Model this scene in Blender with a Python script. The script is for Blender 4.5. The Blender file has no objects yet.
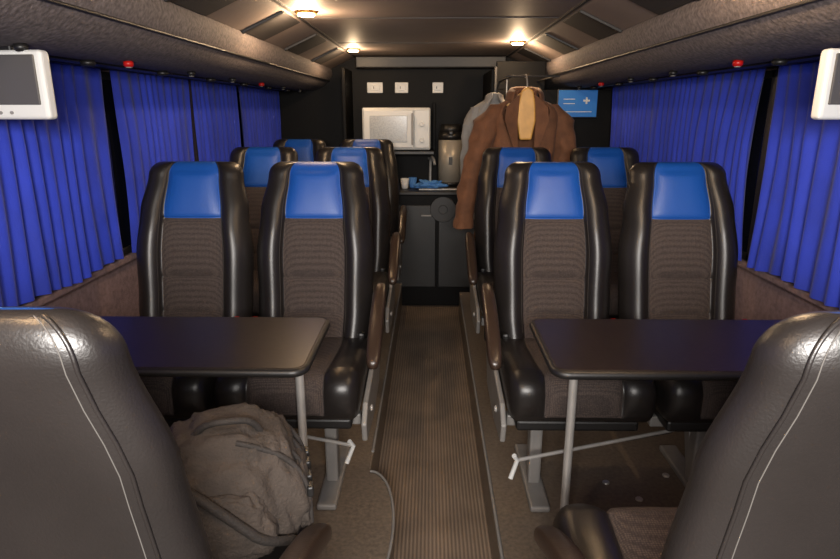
import bpy, math, random
from mathutils import Vector, noise
random.seed(3)
C=bpy.context
sc=C.scene
col=sc.collection
def s2l(c):
    return tuple(((v/255)/12.92 if v/255<=.04045 else (((v/255)+.055)/1.055)**2.4) for v in c)+(1,)
def mat(name,rgb,rough=.5,metal=0,noise_scale=0,noise_amt=0,bump=0,bump_scale=200,emit=None,es=0,coat=0,spec=.5,sheen=0,stretch=None):
    m=bpy.data.materials.new(name); m.use_nodes=True
    nt=m.node_tree; b=nt.nodes['Principled BSDF']
    b.inputs['Base Color'].default_value=s2l(rgb)
    b.inputs['Roughness'].default_value=rough
    b.inputs['Metallic'].default_value=metal
    b.inputs['Specular IOR Level'].default_value=spec
    b.inputs['Coat Weight'].default_value=coat
    b.inputs['Sheen Weight'].default_value=sheen
    tc=nt.nodes.new('ShaderNodeTexCoord')
    vec=tc.outputs['Object']
    if stretch:
        mp=nt.nodes.new('ShaderNodeMapping'); mp.inputs['Scale'].default_value=stretch
        nt.links.new(vec,mp.inputs['Vector']); vec=mp.outputs['Vector']
    if noise_amt>0:
        n=nt.nodes.new('ShaderNodeTexNoise'); n.inputs['Scale'].default_value=noise_scale; n.inputs['Detail'].default_value=6
        nt.links.new(vec,n.inputs['Vector'])
        r=nt.nodes.new('ShaderNodeValToRGB')
        c=s2l(rgb)
        r.color_ramp.elements[0].position=.3; r.color_ramp.elements[1].position=.7
        r.color_ramp.elements[0].color=tuple(max(0,v*(1-noise_amt)) for v in c[:3])+(1,)
        r.color_ramp.elements[1].color=tuple(min(1,v*(1+noise_amt)) for v in c[:3])+(1,)
        nt.links.new(n.outputs['Fac'],r.inputs['Fac']); nt.links.new(r.outputs['Color'],b.inputs['Base Color'])
    if bump>0:
        n2=nt.nodes.new('ShaderNodeTexNoise'); n2.inputs['Scale'].default_value=bump_scale; n2.inputs['Detail'].default_value=3
        nt.links.new(tc.outputs['Object'],n2.inputs['Vector'])
        bp=nt.nodes.new('ShaderNodeBump'); bp.inputs['Strength'].default_value=bump; bp.inputs['Distance'].default_value=.004
        nt.links.new(n2.outputs['Fac'],bp.inputs['Height']); nt.links.new(bp.outputs['Normal'],b.inputs['Normal'])
    if emit:
        b.inputs['Emission Color'].default_value=s2l(emit); b.inputs['Emission Strength'].default_value=es
    return m
M={}
M['leather']=mat('black_leather',(28,25,24),.37,bump=.12,bump_scale=330,noise_scale=8,noise_amt=.15)
M['blue']=mat('blue_leather',(14,70,148),.48,bump=.12,bump_scale=330)
M['stitch']=mat('stitch_thread',(70,67,64),.8)
M['thread']=mat('dark_thread',(58,53,50),.8)
M['blackp']=mat('black_plastic',(22,21,21),.45,bump=.1,bump_scale=80)
M['steel']=mat('brushed_steel',(185,182,178),.35,metal=.5,noise_scale=20,noise_amt=.1)
M['greyp']=mat('grey_painted_metal',(128,125,122),.45,metal=.2,noise_scale=15,noise_amt=.1)
M['whitep']=mat('white_plastic',(190,190,188),.4,noise_scale=5,noise_amt=.03)
M['red']=mat('red_button',(170,20,15),.4)
M['arm']=mat('armrest_leather',(48,36,29),.32,bump=.12,bump_scale=200)
M['ceil']=mat('ceiling_vinyl',(118,105,99),.6,noise_scale=3,noise_amt=.12,bump=.1,bump_scale=60)
M['ceildark']=mat('ceiling_recess',(34,30,30),.7,noise_scale=10,noise_amt=.1)
M['wall']=mat('wall_carpet',(112,92,93),.9,noise_scale=60,noise_amt=.25,bump=.5,bump_scale=200)
M['rack']=mat('rack_fabric',(92,84,84),.85,noise_scale=70,noise_amt=.45,bump=.6,bump_scale=90)
M['blackwall']=mat('black_laminate',(8,7,7),.55,spec=.12,noise_scale=4,noise_amt=.2)
M['platform']=mat('platform_vinyl',(98,87,76),.36,noise_scale=70,noise_amt=.28,bump=.15,bump_scale=90)
M['glass']=mat('dark_glass',(12,14,20),.1)
M['trimm']=mat('dark_trim',(24,22,22),.5,noise_scale=9,noise_amt=.1)
M['screen']=mat('screen_off',(72,70,69),.25,noise_scale=2,noise_amt=.05)
M['lamp']=mat('lamp_lens',(255,225,170),.3,emit=(255,205,130),es=26)
M['gold']=mat('lamp_rim',(190,150,90),.3,metal=.9)
M['coat']=mat('brown_coat_cloth',(98,62,39),.85,noise_scale=14,noise_amt=.25,bump=.5,bump_scale=60,sheen=.05)
M['shirt']=mat('grey_shirt_cloth',(128,126,124),.85,noise_scale=8,noise_amt=.1,bump=.3,bump_scale=60)
M['wood']=mat('hanger_wood',(200,150,75),.45,noise_scale=14,noise_amt=.15)
M['bag']=mat('bag_canvas',(52,44,38),.85,noise_scale=16,noise_amt=.28,bump=.7,bump_scale=140)
M['bagd']=mat('bag_webbing',(36,31,28),.8,noise_scale=50,noise_amt=.2,bump=.5,bump_scale=200)
M['blueglow']=mat('blue_sign',(20,84,140),.4,emit=(30,110,190),es=.22)
M['bluecloth']=mat('blue_cloth',(60,110,170),.8,noise_scale=20,noise_amt=.2)
M['mwglass']=mat('microwave_window',(150,152,153),.2,noise_scale=120,noise_amt=.2)
M['flask']=mat('flask_steel',(150,142,130),.35,metal=.2)
M['curtain']=mat('curtain_cloth',(24,46,158),.8,noise_scale=5,noise_amt=.18,bump=.25,bump_scale=300,sheen=.1)
def fabric():
    m=mat('brown_seat_fabric',(82,68,62),.9)
    nt=m.node_tree;b=nt.nodes['Principled BSDF']
    tc=nt.nodes.new('ShaderNodeTexCoord')
    v=nt.nodes.new('ShaderNodeTexVoronoi'); v.inputs['Scale'].default_value=190; v.inputs['Randomness'].default_value=.3
    mp=nt.nodes.new('ShaderNodeMapping'); mp.inputs['Scale'].default_value=(1,1,1.3)
    nt.links.new(tc.outputs['Object'],mp.inputs['Vector']); nt.links.new(mp.outputs['Vector'],v.inputs['Vector'])
    r=nt.nodes.new('ShaderNodeValToRGB')
    r.color_ramp.elements[0].position=.15; r.color_ramp.elements[0].color=s2l((80,68,62))
    r.color_ramp.elements[1].position=.65; r.color_ramp.elements[1].color=s2l((44,36,34))
    nt.links.new(v.outputs['Distance'],r.inputs['Fac']); nt.links.new(r.outputs['Color'],b.inputs['Base Color'])
    bp=nt.nodes.new('ShaderNodeBump'); bp.inputs['Strength'].default_value=.3; bp.inputs['Distance'].default_value=.003; bp.invert=True
    nt.links.new(v.outputs['Distance'],bp.inputs['Height']); nt.links.new(bp.outputs['Normal'],b.inputs['Normal'])
    return m
M['fabric']=fabric()
def wavemat(name,c0,c1,scale,axis,rough,dist=0,bump=.5):
    m=mat(name,c0,rough); nt=m.node_tree;b=nt.nodes['Principled BSDF']
    tc=nt.nodes.new('ShaderNodeTexCoord'); w=nt.nodes.new('ShaderNodeTexWave')
    w.bands_direction=axis; w.inputs['Scale'].default_value=scale; w.inputs['Distortion'].default_value=dist
    w.inputs['Detail'].default_value=3 if dist else 0; w.inputs['Detail Scale'].default_value=1.5
    nt.links.new(tc.outputs['Object'],w.inputs['Vector'])
    r=nt.nodes.new('ShaderNodeValToRGB'); r.color_ramp.elements[0].color=s2l(c0); r.color_ramp.elements[1].color=s2l(c1)
    nt.links.new(w.outputs['Fac'],r.inputs['Fac'])
    n=nt.nodes.new('ShaderNodeTexNoise'); n.inputs['Scale'].default_value=5; n.inputs['Detail'].default_value=8
    nt.links.new(tc.outputs['Object'],n.inputs['Vector'])
    mx=nt.nodes.new('ShaderNodeMix'); mx.data_type='RGBA'; mx.blend_type='MULTIPLY'; mx.inputs[0].default_value=.5
    r2=nt.nodes.new('ShaderNodeValToRGB'); r2.color_ramp.elements[0].position=.3;r2.color_ramp.elements[0].color=(.4,.4,.4,1); r2.color_ramp.elements[1].position=.65
    nt.links.new(n.outputs['Fac'],r2.inputs['Fac'])
    nt.links.new(r.outputs['Color'],mx.inputs[6]); nt.links.new(r2.outputs['Color'],mx.inputs[7])
    nt.links.new(mx.outputs[2],b.inputs['Base Color'])
    bp=nt.nodes.new('ShaderNodeBump'); bp.inputs['Strength'].default_value=bump; bp.inputs['Distance'].default_value=.004
    nt.links.new(w.outputs['Fac'],bp.inputs['Height']); nt.links.new(bp.outputs['Normal'],b.inputs['Normal'])
    return m
M['aisle']=wavemat('ribbed_rubber',(94,81,70),(132,115,99),22,'X',.5,0,.5)
M['tablew']=mat('dark_table_laminate',(38,30,26),.34,noise_scale=40,noise_amt=.45,stretch=(1,7,1),spec=.5)

def empty(name,loc=(0,0,0),rot=0):
    e=bpy.data.objects.new(name,None); e.location=loc; e.rotation_euler=(0,0,rot); e.empty_display_size=.1
    col.objects.link(e); return e
def addobj(name,me,parent=None):
    o=bpy.data.objects.new(name,me); col.objects.link(o)
    if parent: o.parent=parent
    return o
import bmesh
def mesh(name,V,F,mats,fm=None,parent=None,smooth=True,link=True):
    me=bpy.data.meshes.new(name); me.from_pydata([tuple(v) for v in V],[],F)
    for m in mats: me.materials.append(m)
    if fm:
        for p,i in zip(me.polygons,fm): p.material_index=i
    bm=bmesh.new(); bm.from_mesh(me); bmesh.ops.recalc_face_normals(bm,faces=bm.faces[:]); bm.to_mesh(me); bm.free()
    if smooth:
        for p in me.polygons: p.use_smooth=True
    me.update()
    return addobj(name,me,parent) if link else me
def box(name,c,s,m,bev=.004,parent=None,rot=None,seg=2):
    bm=bmesh.new(); bmesh.ops.create_cube(bm,size=1)
    for v in bm.verts: v.co=Vector((v.co.x*s[0],v.co.y*s[1],v.co.z*s[2]))
    if bev>0: bmesh.ops.bevel(bm,geom=bm.edges[:],offset=min(bev,min(s)*.45),segments=seg,affect='EDGES',profile=.5)
    me=bpy.data.meshes.new(name); bm.to_mesh(me); bm.free(); me.materials.append(m)
    o=addobj(name,me,parent); o.location=c
    if rot: o.rotation_euler=rot
    return o
def cyl(name,c,r,h,m,parent=None,rot=None,r2=None,n=32,bev=.003):
    bm=bmesh.new(); bmesh.ops.create_cone(bm,cap_ends=True,radius1=r,radius2=r if r2 is None else r2,depth=h,segments=n)
    if bev>0:
        ed=[e for e in bm.edges if abs(e.verts[0].co.z-e.verts[1].co.z)<1e-6]
        bmesh.ops.bevel(bm,geom=ed,offset=bev,segments=2,affect='EDGES')
    me=bpy.data.meshes.new(name); bm.to_mesh(me); bm.free(); me.materials.append(m)
    for p in me.polygons: p.use_smooth=len(p.vertices)==4
    o=addobj(name,me,parent); o.location=c
    if rot:o.rotation_euler=rot
    return o
def tube(name,pts,r,m,parent=None,smoothc=False,res=3,cyclic=False):
    cu=bpy.data.curves.new(name,'CURVE'); cu.dimensions='3D'; cu.bevel_depth=r; cu.bevel_resolution=res; cu.use_fill_caps=True
    if smoothc:
        sp=cu.splines.new('NURBS'); sp.points.add(len(pts)-1); sp.order_u=3; sp.use_endpoint_u=True
    else:
        sp=cu.splines.new('POLY'); sp.points.add(len(pts)-1)
    for p,q in zip(sp.points,pts): p.co=(*q,1)
    sp.use_cyclic_u=cyclic
    cu.materials.append(m)
    o=bpy.data.objects.new(name,cu); col.objects.link(o)
    if parent:o.parent=parent
    return o
def extrude_poly(name,poly,axis,a,b,m,parent=None,bev=0,smooth=False):
    V=[]
    for t in (a,b):
        for p in poly:
            V.append({'x':(t,p[0],p[1]),'y':(p[0],t,p[1]),'z':(p[0],p[1],t)}[axis])
    n=len(poly)
    F=[list(range(n)),list(range(2*n-1,n-1,-1))]+[[i,(i+1)%n,n+(i+1)%n,n+i] for i in range(n)]
    o=mesh(name,V,F,[m],None,parent,smooth)
    if bev:
        md=o.modifiers.new('b','BEVEL'); md.width=bev; md.segments=3; md.limit_method='ANGLE'; md.angle_limit=.6
    return o

# ================= SHELL =================
YB=5.3; YF=-1.3; XW=1.30; ZC=1.76; YP=4.5
box('floor',(0,2,-.225),(2.7,6.8,.05),M['aisle'],0)
def platform(name,side):
    pts=[(side*XW,YF)]
    if side<0:
        pts+=[(-.225,YF),(-.225,1.2)]
        for k in range(0,13):
            a=-math.pi/2+math.pi*k/12
            pts.append((-.225+.105*math.cos(a),1.72+.34*math.sin(a)))
        pts+=[(-.225,2.2),(-.225,4.72),(-1.30,4.72)]
    else:
        pts+=[(.225,YF),(.225,YP-.02),(1.30,YP-.02)]
    return extrude_poly(name,pts,'z',-.2,0,M['platform'],bev=.006)
platform('floor_platform_left',-1); platform('floor_platform_right',1)
tube('trim_1',[(.228,YF,.004),(.228,4.25,.004)],.006,M['greyp'])
tube('trim_2',[(-.228,2.2,.004),(-.228,4.7,.004)],.006,M['greyp'])
tube('trim_7',[(-.225+.107*math.cos(-math.pi/2+math.pi*k/24),1.72+.342*math.sin(-math.pi/2+math.pi*k/24),.002) for k in range(25)],.005,M['greyp'])
fb=empty('floor_bolts')
for (x,y) in ((.66,2.0),(.75,1.9),(.9,2.05),(.34,1.5),(.72,1.62),(-.66,2.0),(-.8,1.9),(-.3,1.55),(-.7,1.6)):
    cyl('bolt_head',(x,y,.004),.013,.008,M['steel'],fb,bev=.002)
box('wall_left',(-XW-.025,2,.8),(.05,6.7,2.1),M['wall'],0)
box('wall_right',(XW+.025,2,.8),(.05,6.7,2.1),M['wall'],0)
box('wall_back',(0,YB+.025,.8),(2.6,.05,2.1),M['blackwall'],0)
box('wall_front',(0,YF-.025,.8),(2.6,.05,2.1),M['wall'],0)
prof=[(-1.3,1.84),(-.85,1.84),(-.82,1.67),(-.63,1.755),(-.60,1.76),(.60,1.76),(.63,1.755),(.82,1.67),(.85,1.84),(1.3,1.84),(1.3,1.88),(-1.3,1.88)]
extrude_poly('ceiling',prof,'y',YF,YB,M['ceil'])
tr=empty('trim_3')
for sd in (-1,1):
    ang=math.atan2(.085,.19)
    for y in [ -.2,.6,1.4,2.2,3.0,3.8,4.6]:
        box('dark_recess',(sd*.725,y,1.7105),(.2,.34,.006),M['ceildark'],.002,tr,(0,sd*ang,0))
        box('recess_ledge',(sd*.725,y-.18,1.706),(.2,.02,.012),M['trimm'],.002,tr,(0,sd*ang,0))
    box('ceiling_joint',(sd*.612,2,1.757),(.014,6.5,.008),M['ceildark'],0,tr)
for y in [.9,2.0,3.1,4.2]:
    box('ceiling_seam',(0,y,1.7595),(1.2,.006,.004),M['trimm'],0,tr)
box('trim_4',(0,5.2,1.71),(1.2,.16,.09),M['trimm'],.01)
for sd in (-1,1):
    raw=[(1.295,1.53),(1.18,1.50),(1.06,1.49),(.96,1.50),(.885,1.53),(.835,1.575),(.81,1.625),(.815,1.66),(.835,1.69),(.86,1.72),(.86,1.83),(1.295,1.83)]
    e=empty('luggage_rack')
    o=extrude_poly('rack_body',[(sd*x,z) for x,z in raw],'y',YF+.01,YB-.005,M['rack'],e,smooth=True)
    md=o.modifiers.new('e','EDGE_SPLIT'); md.split_angle=math.radians(50)
    box('rack_channel',(sd*1.14,2,1.494),(.06,6.4,.014),M['trimm'],.003,e)
    tube('rack_piping',[(sd*.835,YF+.02,1.572),(sd*.835,YB-.02,1.572)],.005,M['trimm'],e)
    y=.9;k=0
    while y<5:
        cyl('air_vent',(sd*1.07,y,1.482),.022,.018,M['blackp'],e)
        cyl('reading_lamp',(sd*1.0,y+.12,1.488),.016,.02,M['red'] if k%3==2 else M['blackp'],e)
        cyl('reading_lamp_lens',(sd*1.0,y+.12,1.477),.010,.004,M['greyp'],e,bev=.001)
        y+=.55;k+=1
for sd,spans in ((-1,[(.0,1.6),(1.75,3.3),(3.45,5.1)]),(1,[(.0,2.25),(2.4,4.3)])):
    for a,b in spans:
        e=empty('window_1')
        box('window_glass',(sd*1.288,(a+b)/2,1.12),(.012,b-a,.7),M['glass'],.002,e)
        for z in (.77,1.47): box('window_frame',(sd*1.285,(a+b)/2,z),(.022,b-a,.03),M['blackp'],.004,e)
        for y in (a,b): box('window_frame',(sd*1.285,y,1.12),(.022,.04,.73),M['blackp'],.004,e)
    box('trim_5',(sd*1.283,2,.735),(.03,6.4,.03),M['wall'],.008)
    box('baseboard_'+('left' if sd<0 else 'right'),(sd*1.29,1.9,.05),(.02,5.6,.1),M['trimm'],.004)
def curtain(sd,a,b,seed):
    random.seed(seed)
    L=b-a; ny=int(L/.006); nz=26
    V=[];F=[]
    ph=random.random()*6
    for j in range(nz+1):
        t=j/nz; z=1.492-.735*t
        for i in range(ny+1):
            u=i/ny
            f=a+L*u
            p=f*2*math.pi/.074+1.8*math.sin(f*9+ph)+ .7*math.sin(t*3+f*20)
            amp=.005+.010*min(1,t*3)*(.65+.35*math.sin(f*23+ph+t*1.5))
            g=1-.05*math.sin(t*math.pi)*1.0
            yy=(a+b)/2+(f-(a+b)/2)*g
            zz=z+(.008*math.sin(f*14+ph)*t)
            V.append((sd*(1.252-amp*math.sin(p)-.004*math.sin(f*31)*t),yy,zz))
    W=ny+1
    for j in range(nz):
        for i in range(ny): F.append([j*W+i,j*W+i+1,(j+1)*W+i+1,(j+1)*W+i])
    return mesh('curtain',V,F,[M['curtain']])
for k,(a,b) in enumerate([(.2,1.5),(1.53,2.42),(2.5,3.28),(3.33,4.08),(4.13,5.26)]): curtain(-1,a,b,k)
for k,(a,b) in enumerate([(.2,1.35),(1.38,2.34),(2.42,4.4)]): curtain(1,a,b,k+9)
for sd in(-1,1):
    box('curtain_rail',(sd*1.25,2.2,1.5),(.03,5.6,.014),M['blackp'],.002)

# ================= SEAT =================
def lerp(tab,t):
    for (a,va),(b,vb) in zip(tab,tab[1:]):
        if t<=b:
            q=(t-a)/(b-a) if b>a else 0
            q=q*q*(3-2*q)
            return va+(vb-va)*q
    return tab[-1][1]
WT=[(0,.212),(.25,.228),(.55,.233),(.8,.216),(1,.190)]
Z0,Z1=.43,1.09; R=.052
def geo(t):
    if t<=1:
        z=Z0+(Z1-Z0)*t; w=lerp(WT,t); k=1; tt=t
    else:
        th=(t-1)*math.pi/2; z=Z1+R*math.sin(th); w=lerp(WT,1)-R*1.0*(1-math.cos(th)); k=max(.12,math.cos(th)**.7) if th<1.5707 else .12; tt=1+(t-1)*.08
    yc=.05+.19*tt+.012*math.sin(tt*math.pi*2)
    th2=lerp([(0,.05),(.4,.052),(.8,.045),(1.2,.042)],tt)
    return z,w,k,yc,th2
def groove(t,c,wd,d):
    q=abs(t-c)/wd
    return -d*(1-q)**1.5 if q<1 else 0
SI=.52; TB=.76
def front(s,t):
    z,w,k,yc,th2=geo(t); e=abs(s)
    if e<=SI:
        off=th2-.004-.010*(e/SI)**6
        if t>TB: off+=.014*math.sin(min(1,(t-TB)/.5)*math.pi)*(1-(e/SI)**4)
        off+=groove(t,TB,.02,.010)
        off+=groove(t,.42,.03,.007)+groove(t,.22,.03,.006)
    else:
        q=(e-SI)/(1-SI)
        bol=.034 if t<.7 else .034-.020*min(1,(t-.7)/.3)
        off=th2*math.sqrt(max(0,1-q**3))-.014*(1-q)**3+bol*math.sin(math.pi*min(1,q**.7))
    return Vector((s*w,yc-off*k,z))
def back(s,t):
    z,w,k,yc,th2=geo(t); e=abs(s)
    q=max(0,(e-.6)/.4)
    off=th2*math.sqrt(max(0,1-q**2.6))
    return Vector((s*w,yc+off*k,z))
SS=[0,.15,.3,.40,.46,.50,.52,.54,.58,.64,.7,.76,.82,.87,.91,.95,.98,1]
SF=[-x for x in SS[:0:-1]]+SS
SBk=[.97,.93,.87,.8,.7,.6,.45,.2,-.2,-.45,-.6,-.7,-.8,-.87,-.93,-.97]
TS=[i/44 for i in range(45)]+[TB-.01,TB,TB+.01,.41,.42,.43,.21,.22,.23]+[1+i/9 for i in range(1,10)]
TS=sorted(set(round(x,4) for x in TS))
def make_back():
    V=[];F=[];fm=[]
    n=len(SF)+len(SBk)
    for t in TS:
        V+=[front(s,t) for s in SF]+[back(s,t) for s in SBk]
    for r in range(len(TS)-1):
        tm=(TS[r]+TS[r+1])/2
        for i in range(n):
            j=(i+1)%n
            F.append([r*n+i,r*n+j,(r+1)*n+j,(r+1)*n+i])
            m=0
            if i<len(SF)-1:
                sm=abs(SF[i]+SF[i+1])/2
                if sm<SI: m=2 if tm>TB else (1 if tm>.03 else 0)
            elif tm>1.8 and i>=len(SF):
                k=i-len(SF)
                if k<len(SBk)-1 and abs(SBk[k]+SBk[k+1])/2<SI+.05: m=2
            fm.append(m)
    for base,tm in ((0,0),((len(TS)-1)*n,2)):
        F.append([base+i for i in (range(n) if tm else range(n-1,-1,-1))]); fm.append(2 if tm else 0)
    return mesh('backrest',V,F,[M['leather'],M['fabric'],M['blue']],fm,link=False)
def make_cushion():
    loop=[]
    def arc(cy,cz,r,a0,a1,n):
        for i in range(n+1):
            a=math.radians(a0+(a1-a0)*i/n); loop.append((cy+r*math.cos(a),cz+r*math.sin(a)))
    y0,y1,zb,zt=-.47,.03,.36,.52
    arc(y1-.02,zb+.02,.02,0,-90,4)
    arc(y0+.04,zb+.04,.04,-90,-180,6)
    arc(y0+.065,zt-.065,.065,180,90,9)
    for q in (.2,.4,.6,.8): loop.append((y0+.065+(y1-.02-y0-.065)*q, zt-.03*math.sin(q*1.5)))
    arc(y1-.02,zt-.05,.02,90,0,3)
    cy,cz=-.22,.44
    V=[];F=[];fm=[];n=len(loop)
    S=SF
    for s in S:
        e=abs(s)
        q=max(0,(e-.86)/.14)
        inset=.035*(1-math.sqrt(max(0,1-q*q)))
        if e<=SI: puff=.006*(1-(e/SI)**4)-.010*max(0,(e/SI-.9)*10)
        else:
            qq=(e-SI)/(1-SI); puff=.014*math.sin(math.pi*min(1,qq**.7))-.010*(1-qq)**4
        for (y,z) in loop:
            dy,dz=y-cy,z-cz
            if abs(dy)>.2 and dy<0: nrm=(-1,0.3)
            else: nrm=(0,1)
            p=puff if (z>zb+.03 and y<y1-.03) else 0
            ii=inset
            yy=y-ii*(1 if dy>0 else -1)*min(1,abs(dy)/.2)+nrm[0]*p
            zz=z-ii*(1 if dz>0 else -1)*min(1,abs(dz)/.06)+nrm[1]*p
            V.append((s*.232,yy,zz+(-(y)*.04)))
    for a in range(len(S)-1):
        sm=abs(S[a]+S[a+1])/2
        for i in range(n):
            j=(i+1)%n
            F.append([a*n+i,a*n+j,(a+1)*n+j,(a+1)*n+i])
            zm=(loop[i][1]+loop[j][1])/2; ym=(loop[i][0]+loop[j][0])/2
            fm.append(1 if (sm<SI and zm>zb+.03 and ym<y1-.02) else 0)
    F.append([i for i in range(n)]); fm.append(0)
    F.append([(len(S)-1)*n+i for i in range(n-1,-1,-1)]); fm.append(0)
    return mesh('cushion',V,F,[M['leather'],M['fabric']],fm,link=False)
ME_B=make_back(); ME_C=make_cushion()
def seat(x,y,face=1,side=0,rods=None,foot=True,upright=0):
    e=empty('bus_seat',(x,y,0),0 if face==1 else math.pi)
    ba=bpy.data.objects.new('backrest_frame',None); col.objects.link(ba); ba.parent=e
    ba.rotation_euler=(math.radians(upright),0,0)
    a=math.radians(upright); py,pz=.05,.45
    ba.location=(0,py-(py*math.cos(a)-pz*math.sin(a)),pz-(py*math.sin(a)+pz*math.cos(a)))
    addobj('backrest',ME_B,ba); addobj('cushion',ME_C,e)
    tl=[i/30*1.75 for i in range(2,31)]
    O=Vector((0,.0006,0))
    for s in (-1,1):
        tube('stitching',[front(s*.56,t)-O for t in tl],.0008,M['thread'],ba,res=1)
        tube('side_seam',[back(s*.86,t)+O for t in tl],.0024,M['leather'],ba,res=2)
        tube('stitching',[back(s*.81,t)-O*.3 for t in tl],.0007,M['stitch'],ba,res=1)
    box('seat_pan',(0,-.2,.345),(.40,.42,.04),M['blackp'],.01,e)
    box('recliner_hinge',(-.19,.05,.44),(.03,.10,.14),M['blackp'],.01,e)
    box('recliner_hinge',(.19,.05,.44),(.03,.10,.14),M['blackp'],.01,e)
    bx=.205 if side<=0 else -.205
    box('belt_buckle',(bx,-.02,.545),(.026,.03,.07),M['blackp'],.006,e,(.3,0,0))
    box('belt_button',(bx,-.032,.58),(.018,.014,.012),M['red'],.003,e,(.3,0,0))
    box('seat_crossbar',(0,-.3,.315),(.44,.04,.04),M['greyp'],.005,e)
    box('seat_crossbar',(0,-.05,.315),(.44,.04,.04),M['greyp'],.005,e)
    lx=side*.10 if side else 0
    if foot:
        box('leg_post',(lx,-.22,.17),(.045,.06,.30),M['greyp'],.008,e)
        box('leg_brace',(lx,-.14,.18),(.02,.05,.30),M['greyp'],.006,e,(-.35,0,0))
        box('leg_foot',(lx,-.18,.012),(.07,.42,.024),M['greyp'],.008,e)
    if side:
        sx=side*.244
        poly=[(.10,.66),(.02,.66),(-.05,.56),(-.13,.44),(-.38,.41),(-.44,.36),(-.42,.29),(-.2,.26),(.06,.28),(.12,.40)]
        extrude_poly('side_shield',poly,'x',sx-.009,sx+.009,M['greyp'],e,bev=.006)
        cyl('recline_knob',(sx+side*.016,.03,.5),.03,.02,M['blackp'],e,(0,math.pi/2,0))
        cyl('shield_rivet',(sx+side*.012,-.3,.35),.012,.01,M['steel'],e,(0,math.pi/2,0))
        V=[]
        pts=[(.06,.69),(-.02,.68),(-.12,.65),(-.22,.605),(-.31,.56),(-.37,.525)]
        F=[];n=12
        for i,(yy,zz) in enumerate(pts):
            w=.026*(.8 if i in(0,len(pts)-1) else 1); h=.024*(.75 if i in(0,len(pts)-1) else 1)
            for k in range(n):
                a=2*math.pi*k/n
                cx=math.copysign(abs(math.cos(a))**.6,math.cos(a))*w; cz=math.copysign(abs(math.sin(a))**.6,math.sin(a))*h
                V.append((side*.268+cx,yy,zz+cz))
        for i in range(len(pts)-1):
            for k in range(n):
                F.append([i*n+k,i*n+(k+1)%n,(i+1)*n+(k+1)%n,(i+1)*n+k])
        F.append(list(range(n))); F.append(list(range(len(pts)*n-1,(len(pts)-1)*n-1,-1)))
        o=mesh('armrest',V,F,[M['arm']],None,e); md=o.modifiers.new('s','SUBSURF'); md.levels=1; md.render_levels=1
        tube('armrest_bracket',[(side*.25,.06,.58),(side*.26,.05,.68)],.012,M['blackp'],e)
    if rods:
        (a,b)=rods
        tube('footrest_bar',[a,b],.0065,M['steel'],e)
        tube('footrest_bar_lower',[(a[0]+.0,a[1]+.02,a[2]-.01),(b[0],b[1]+.05,b[2]-.04)],.004,M['blackp'],e)
        d=.022
        tube('bar_handle',[(a[0]-.012,a[1]-.01,a[2]+d),(a[0],a[1],a[2]),(a[0]-.022,a[1]-.02,a[2]-.055)],.008,M['whitep'],e)
        tube('bar_stay',[(lx,-.22,a[2]+.03),(lx,-.22+.0,.2)],.015,M['blackp'],e)
    return e
Y1,Y2,Y3=2.21,3.22,4.18
seat(-.455,Y1,1,1,rods=((.20,-.38,.25),(-.2,-.25,.25)))
seat(-.935,Y1,1,0)
seat(.485,Y1,1,-1,rods=((-.20,-.46,.25),(.40,-.25,.25)))
seat(.975,Y1,1,0)
seat(-.45,Y2,1,1); seat(-.93,Y2,1,0)
seat(.48,Y2,1,-1); seat(.965,Y2,1,0)
seat(-.45,Y3,1,1); seat(-.93,Y3,1,0)
YN=.68
seat(-.48,YN,-1,-1,upright=8.5); seat(-.96,YN,-1,0,upright=8.5)
seat(.495,YN,-1,1,upright=8.5); seat(.975,YN,-1,0,upright=8.5)

# ================= TABLES =================
def table(sd,legx,legy):
    e=empty('folding_table')
    x0,x1=.315,1.22; y0,y1=1.40,1.79; z1=.72
    pts=[]
    def corner(cx,cy,r,a0):
        for i in range(9):
            a=math.radians(a0+90*i/8); pts.append((cx+r*math.cos(a),cy+r*math.sin(a)))
    r=.035
    corner(x1-.01,y1-.01,.01,0); corner(x0+r,y1-r,r,90); corner(x0+r,y0+r,r,180); corner(x1-.01,y0+.01,.01,270)
    extrude_poly('table_top',[(sd*x,y) for x,y in pts],'z',z1-.022,z1,M['tablew'],e,bev=.004)
    tube('table_edge_band',[(sd*x,y,z1-.0125) for x,y in pts],.0115,M['blackp'],e,cyclic=True)
    tube('table_leg',[(legx,legy,.0),(legx,legy,z1-.02)],.0135,M['steel'],e,res=5)
    cyl('leg_foot',(legx,legy,.008),.022,.016,M['greyp'],e)
    box('leg_socket',(legx,legy,z1-.035),(.08,.05,.03),M['steel'],.005,e)
    box('wall_bracket',(sd*1.24,1.6,.66),(.1,.3,.1),M['trimm'],.01,e)
table(-1,-.394,1.70); table(1,.435,1.70)

# ================= MONITORS =================
def monitor(sd):
    e=empty('wall_monitor',(sd*1.075,1.57,1.40),sd*.10)
    box('monitor_case',(0,.015,0),(.26,.035,.165),M['whitep'],.010,e,seg=3)
    box('monitor_screen',(0,-.0045,.012),(.226,.006,.118),M['screen'],.004,e)
    for k in (-1,0,1): cyl('monitor_button',(.03*k,-.004,-.066),.004,.004,M['greyp'],e,(math.pi/2,0,0),bev=0)
    box('monitor_mount',(0,.04,.086),(.08,.05,.03),M['blackp'],.005,e)
monitor(-1); monitor(1)

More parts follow.
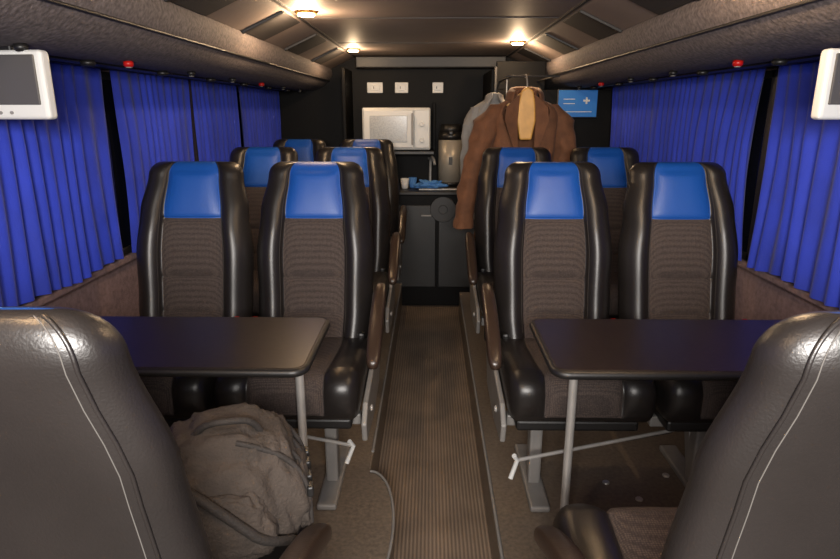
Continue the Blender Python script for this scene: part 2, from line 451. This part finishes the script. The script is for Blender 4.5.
# ================= GALLEY =================
box('wall_partition',(.875,YP+.02,.66),(.83,.04,1.64),M['blackwall'],.003)
box('wall_partition_upper',(.63,YP+.02,1.575),(.34,.04,.19),M['blackwall'],.003)
box('trim_6',(.455,YP+.015,.72),(.02,.06,1.83),M['trimm'],.004)
box('door_1',(.445,4.90,.72),(.03,.70,1.8),M['blackwall'],.004)
g=empty('galley_counter')
box('counter_base',(-.15,5.0,.26),(1.12,.55,.90),M['blackwall'],.008,g)
box('counter_top',(-.15,4.98,.725),(1.15,.60,.03),M['trimm'],.008,g)
for i,x in enumerate((-.5,-.13,.24)):
    box('cabinet_door',(x,4.718,.3),(.35,.015,.66),M['blackp'],.006,g)
    box('cabinet_handle',(x+.1,4.705,.55),(.08,.012,.012),M['greyp'],.003,g)
cyl('round_hatch',(.1,4.70,.6),.10,.015,M['trimm'],g,(math.pi/2,0,0)); cyl('hatch_cap',(.1,4.69,.6),.035,.012,M['trimm'],g,(math.pi/2,0,0))
box('sink_rim',(.12,4.93,.745),(.42,.32,.012),M['steel'],.006,g)
box('sink_basin',(.12,4.93,.748),(.34,.24,.010),M['trimm'],.004,g)
tube('sink_tap',[(.0,5.1,.74),(.0,5.1,.92),(.01,5.04,.98),(.03,4.97,.96),(.035,4.95,.92)],.012,M['steel'],g,True)
box('tap_lever',(.0,5.1,.95),(.02,.07,.012),M['steel'],.004,g,(.3,0,.4))
u=empty('galley_shelf')
box('shelf_board',(-.31,5.06,1.02),(.68,.44,.025),M['blackp'],.004,u)
box('shelf_side',(-.66,5.06,1.2),(.025,.46,.9),M['blackwall'],.004,u)
box('shelf_side',(.03,5.20,1.2),(.02,.18,.4),M['blackwall'],.004,u)
mw=empty('microwave',(-.265,5.03,1.035))
box('oven_body',(0,.02,.165),(.53,.34,.32),M['whitep'],.012,mw)
box('oven_door',(-.06,-.155,.165),(.39,.02,.29),M['whitep'],.008,mw)
box('oven_window',(-.06,-.167,.165),(.29,.006,.20),M['mwglass'],.006,mw)
box('door_handle',(.125,-.175,.165),(.014,.02,.24),M['greyp'],.005,mw)
box('control_panel',(.2,-.155,.165),(.12,.02,.29),M['whitep'],.006,mw)
for z in (.08,.2): cyl('control_knob',(.2,-.175,z),.018,.025,M['whitep'],mw,(math.pi/2,0,0))
for x in(-.2,.2): cyl('oven_foot',(x,0,.004),.015,.012,M['blackp'],mw)
th=empty('thermos',(.16,4.98,.755))
cyl('flask_body',(0,0,.19),.096,.34,M['flask'],th); cyl('flask_base',(0,0,.02),.098,.03,M['blackp'],th)
cyl('flask_shoulder',(0,0,.39),.096,.06,M['blackp'],th,r2=.088); cyl('flask_lid',(0,0,.445),.085,.07,M['blackp'],th,r2=.075)
box('flask_spout',(0,-.09,.415),(.035,.05,.03),M['blackp'],.008,th)
tube('flask_handle',[(.09,0,.40),(.13,0,.40),(.135,0,.3),(.13,0,.16),(.09,0,.14)],.010,M['blackp'],th,True)
box('flask_band',(0,-.0945,.2),(.03,.006,.06),M['trimm'],.002,th)
for x,w in ((-.46,.13),(-.24,.11),(.06,.09)):
    e=empty('wall_socket',(x,5.285,1.52))
    box('socket_plate',(0,0,0),(w,.02,.085),M['whitep'],.005,e)
    box('socket_insert',(0,-.011,0),(w*.6,.006,.045),M['whitep'],.003,e)
    box('socket_pin',(-.01,-.014,0),(.006,.004,.02),M['blackp'],0,e)
def blob(name,c,s,m,seed,amt=.3,lv=4,parent=None,pw=1):
    bm=bmesh.new(); bmesh.ops.create_icosphere(bm,subdivisions=lv,radius=1)
    for v in bm.verts:
        d=v.co.normalized()
        k=1+amt*noise.noise(d*1.7+Vector((seed,0,0)))+amt*.4*noise.noise(d*5+Vector((seed,3,0)))
        d2=Vector([math.copysign(abs(q)**pw,q) for q in d])
        v.co=Vector((d2.x*s[0]*k,d2.y*s[1]*k,max(d2.z*s[2]*k,-s[2]*.7)))
    me=bpy.data.meshes.new(name); bm.to_mesh(me); bm.free(); me.materials.append(m)
    for p in me.polygons:p.use_smooth=True
    o=addobj(name,me,parent); o.location=c; return o
blob('dish_cloth',(.0,4.80,.779),(.10,.05,.035),M['bluecloth'],2,.7)
def cup(x,y,m):
    e=empty('cup',(x,y,.742))
    V=[];F=[];n=24
    prof2=[(.0,.0),(.022,0),(.026,.01),(.034,.08),(.031,.08),(.023,.012),(0,.01)]
    for r,z in prof2:
        for k in range(n): V.append((r*math.cos(2*math.pi*k/n),r*math.sin(2*math.pi*k/n),z))
    for i in range(len(prof2)-1):
        for k in range(n): F.append([i*n+k,i*n+(k+1)%n,(i+1)*n+(k+1)%n,(i+1)*n+k])
    mesh('cup_wall',V,F,[m],None,e)
cup(-.2,4.85,M['whitep']); cup(-.14,4.92,M['bluecloth']); cup(.3,4.78,M['whitep'])
s=empty('information_screen',(1.03,YP-.02,1.385))
box('screen_frame',(0,0,0),(.29,.03,.20),M['blackp'],.008,s)
box('screen_panel',(0,-.016,0),(.27,.006,.18),M['blueglow'],.002,s)
box('cross_bar',(.06,-.021,.02),(.045,.003,.012),M['whitep'],0,s); box('cross_bar_vertical',(.06,-.0212,.02),(.012,.003,.045),M['whitep'],0,s)
box('text_strip',(-.06,-.021,.03),(.08,.003,.005),M['whitep'],0,s); box('text_strip',(-.06,-.021,.0),(.08,.003,.005),M['whitep'],0,s)
box('text_strip',(0,-.021,-.055),(.2,.003,.005),M['whitep'],0,s)

# ================= COAT =================
def garment(root,cx,cy,zt,lm,lin,width,length,open_top,sleeves,seed):
    V=[];F=[];n=72
    tab=[(0,.065,.055),(.03,.075,.07),(.055,.13,.08),(.085,.19,.085),(.13,.225,.09),(.2,.235,.095),(.4,.232,.10),(.7,.24,.11),(length,.26,.12)]
    K=44
    def prof(d):
        for (a,x0,y0),(b,x1,y1) in zip(tab,tab[1:]):
            if d<=b+1e-6:
                q=(d-a)/(b-a); return x0+(x1-x0)*q,y0+(y1-y0)*q
        return tab[-1][1:]
    for j in range(K+1):
        d=length*(j/K)**1.25
        a,b=prof(d); a*=width
        gap=math.radians(open_top*max(0.12,1-d/.55))
        for i in range(n+1):
            u=i/n
            ang=-math.pi/2+gap+(2*math.pi-2*gap)*u
            fold=1+.09*min(1,d*4)*math.sin(ang*9+seed+d*4)+.10*min(1,d*5)*noise.noise(Vector((math.cos(ang)*3,d*6,seed)))
            V.append((cx+a*math.cos(ang)*fold,cy+b*math.sin(ang)*fold,zt-d-.01*math.cos(ang*2)))
    W=n+1
    for j in range(K):
        for i in range(n): F.append([j*W+i,j*W+i+1,(j+1)*W+i+1,(j+1)*W+i])
    o=mesh('coat_body',V,F,[lm,lin],None,root)
    md=o.modifiers.new('s','SOLIDIFY'); md.thickness=.008; md.material_offset=1; md.offset=0
    for k,pts in enumerate(sleeves):
        V=[];F=[];m=28;N=44
        for j in range(N+1):
            q=j/N*(len(pts)-1); i0=min(int(q),len(pts)-2); f=q-i0; f=f*f*(3-2*f)
            p=[pts[i0][c]*(1-f)+pts[i0+1][c]*f for c in range(4)]
            for i in range(m):
                a=2*math.pi*i/m
                rr=p[3]*(1+.22*noise.noise(Vector((math.cos(a)*1.8,math.sin(a)*1.8,p[2]*14+k)))+.06*math.sin(p[2]*60+a*2))
                V.append((p[0]+rr*math.cos(a),p[1]+rr*.8*math.sin(a),p[2]))
        for j in range(N):
            for i in range(m): F.append([j*m+i,j*m+(i+1)%m,(j+1)*m+(i+1)%m,(j+1)*m+i])
        o=mesh('sleeve',V,F,[lm,lm],None,root); md=o.modifiers.new('s','SOLIDIFY'); md.thickness=.006
c=empty('hanging_coat')
CX,CY=.565,3.82
garment(c,CX,CY,1.45,M['coat'],M['coat'],1,.9,48,
  [[(CX-.15,CY,1.375,.05),(CX-.22,CY-.02,1.28,.078),(CX-.28,CY-.05,1.08,.07),(CX-.335,CY-.08,.88,.062),(CX-.36,CY-.10,.64,.058)],
   [(CX+.15,CY,1.375,.05),(CX+.22,CY,1.28,.078),(CX+.27,CY,1.05,.07),(CX+.28,CY-.03,.8,.058),(CX+.28,CY-.05,.7,.052)]],2)
V=[];F=[];n=30
for j,(dr,dz) in enumerate([(0,0),(.006,.035),(.02,.045),(.04,.02),(.05,-.03)]):
    for i in range(n+1):
        a=-math.pi/2+.75+(2*math.pi-1.5)*i/n
        V.append((CX+(.07+dr)*math.cos(a)*1.0,CY+(.06+dr)*math.sin(a),1.435+dz-.03*(1-math.sin(a))*.5))
for j in range(4):
    for i in range(n): F.append([j*(n+1)+i,j*(n+1)+i+1,(j+1)*(n+1)+i+1,(j+1)*(n+1)+i])
o=mesh('collar',V,F,[M['coat']],None,c); md=o.modifiers.new('s','SOLIDIFY'); md.thickness=.006
for sd in(-1,1):
    V=[(CX+sd*.045,CY-.085,1.43),(CX+sd*.12,CY-.105,1.36),(CX+sd*.13,CY-.12,1.28),(CX+sd*.075,CY-.125,1.12),(CX+sd*.05,CY-.115,1.13),(CX+sd*.055,CY-.10,1.28)]
    o=mesh('lapel',V,[[0,1,2,3,4,5]],[M['coat']],None,c,False); md=o.modifiers.new('s','SOLIDIFY'); md.thickness=.008
    box('coat_pocket',(CX+sd*.13,CY-.125,.93),(.12,.012,.02),M['coat'],.004,c)
h=empty('coat_hanger')
extrude_poly('hanger_shoulder',[(CX-.12,1.37),(CX-.1,1.39),(CX-.025,1.445),(CX+.025,1.445),(CX+.1,1.39),(CX+.12,1.37),(CX+.1,1.36),(CX+.02,1.395),(CX-.02,1.395),(CX-.1,1.36)],'y',CY-.04,CY-.02,M['wood'],h,bev=.006)
extrude_poly('hanger_neck',[(CX-.035,1.17),(CX-.055,1.28),(CX-.05,1.37),(CX-.035,1.45),(CX,1.475),(CX+.035,1.45),(CX+.05,1.37),(CX+.055,1.28),(CX+.035,1.17)],'y',CY-.10,CY-.07,M['wood'],h,bev=.01)
tube('hanger_hook',[(CX,CY-.08,1.46),(CX,CY-.07,1.50),(CX,CY-.03,1.53),(CX,CY,1.55),(CX,CY+.03,1.53)],.004,M['steel'],h,True)
r=empty('coat_rail'); tube('rail_bar',[(CX-.12,CY+.0,1.535),(CX+.2,CY,1.535)],.006,M['trimm'],r)
tube('rail_bracket',[(CX-.08,CY,1.535),(CX-.08,YP,1.535)],.006,M['trimm'],r); tube('rail_bracket',[(CX+.18,CY,1.535),(CX+.18,YP,1.535)],.006,M['trimm'],r)
c2=empty('hanging_shirt')
garment(c2,.41,4.10,1.44,M['shirt'],M['shirt'],.8,.8,20,[[(.31,4.08,1.36,.05),(.27,4.06,1.25,.06),(.25,4.04,1.0,.055),(.25,4.04,.8,.05)]],7)
tube('shirt_hook',[(.485,4.08,1.40),(.485,4.08,1.50),(.485,4.08,1.54)],.004,M['steel'],c2)

# ================= BAG =================
b=empty('travel_bag',(-.385,1.02,.556),.25); b.scale=(.88,.88,.9)
def bagbody(name,s,c,seed,m):
    bm=bmesh.new(); bmesh.ops.create_icosphere(bm,subdivisions=5,radius=1)
    for v in bm.verts:
        d=v.co.normalized()
        p=Vector([math.copysign(abs(q)**.55,q) for q in d])
        k=1+.12*noise.noise(d*1.6+Vector((seed,0,0)))+.09*noise.noise(d*4+Vector((seed,5,0)))+.05*noise.noise(d*11+Vector((seed,9,0)))
        v.co=Vector((p.x*s[0]*k,p.y*s[1]*k,p.z*s[2]*k))
        v.co.x*=1-.25*max(0,v.co.z/s[2]); v.co.y*=1-.3*max(0,v.co.z/s[2])
        v.co.z=max(v.co.z,-s[2]*.9)
    me=bpy.data.meshes.new(name); bm.to_mesh(me); bm.free(); me.materials.append(m)
    for p in me.polygons:p.use_smooth=True
    o=addobj(name,me,b); o.location=c; return o
bagbody('bag_body',(.16,.13,.135),(0,0,.12),1,M['bag'])
bagbody('front_pocket',(.05,.10,.08),(.125,.0,.085),4,M['bag'])
bagbody('side_pocket',(.10,.05,.075),(0,-.115,.085),6,M['bag'])
tube('carry_handle',[(-.06,-.04,.235),(-.04,-.06,.275),(.02,-.07,.285),(.07,-.05,.27),(.08,-.03,.225)],.007,M['bagd'],b,True)
tube('shoulder_strap',[(-.12,-.10,.2),(-.05,-.16,.19),(.03,-.175,.12),(.08,-.165,.06),(.13,-.12,.03)],.010,M['bagd'],b,True)
for yy in (-.08,-.03,.03,.08):
    tube('bag_strap',[(.03,yy,.24),(.10,yy,.215),(.15,yy*.9,.165),(.172,yy*.9,.10),(.17,yy*.9,.03)],.006,M['bagd'],b,True)
    box('strap_buckle',(.172,yy*.9,.11),(.014,.028,.024),M['blackp'],.004,b)
tube('zip_line',[(-.13,0,.225),(-.05,.01,.252),(.05,.0,.25),(.12,-.01,.21)],.003,M['bagd'],b,True)

# ================= LIGHTS =================
def ceiling_lamp(x,y,power):
    e=empty('ceiling_lamp',(x,y,ZC))
    cyl('lamp_rim',(0,0,-.004),.05,.012,M['gold'],e); cyl('lamp_lens',(0,0,-.014),.038,.010,M['lamp'],e,bev=.003)
    L=bpy.data.lights.new('lamp_light','POINT'); L.energy=power; L.color=(1,.70,.42); L.shadow_soft_size=.02
    o=bpy.data.objects.new('lamp_light',L); col.objects.link(o); o.parent=e; o.location=(0,0,-.06)
for x,y,p in ((-.55,2.9,14),(.55,4.13,11),(-.55,4.6,8),(.55,1.5,15),(-.55,.3,12)): ceiling_lamp(x,y,p)
def area(name,loc,rot,sx,sy,p,colr):
    L=bpy.data.lights.new(name,'AREA'); L.shape='RECTANGLE'; L.size=sx; L.size_y=sy; L.energy=p; L.color=colr
    o=bpy.data.objects.new(name,L); col.objects.link(o); o.location=loc; o.rotation_euler=rot
area('camera_fill_light',(0,-.6,1.5),(math.radians(76),0,0),.8,.3,105,(1,.95,.9))  # unseen soft fill added behind the camera to brighten the interior, not a bus fixture
w=bpy.data.worlds.new('w'); sc.world=w; w.use_nodes=True; w.node_tree.nodes['Background'].inputs[0].default_value=(.5,.45,.42,1); w.node_tree.nodes['Background'].inputs[1].default_value=.3
sc.view_settings.view_transform='Standard'
cam=bpy.data.cameras.new('camera'); cam.lens=26.15; cam.sensor_width=36; cam.clip_start=.01
co=bpy.data.objects.new('camera',cam); col.objects.link(co)
co.location=(0,0,1.34); co.rotation_euler=(math.radians(90-15.5),0,math.radians(.95))
sc.camera=co
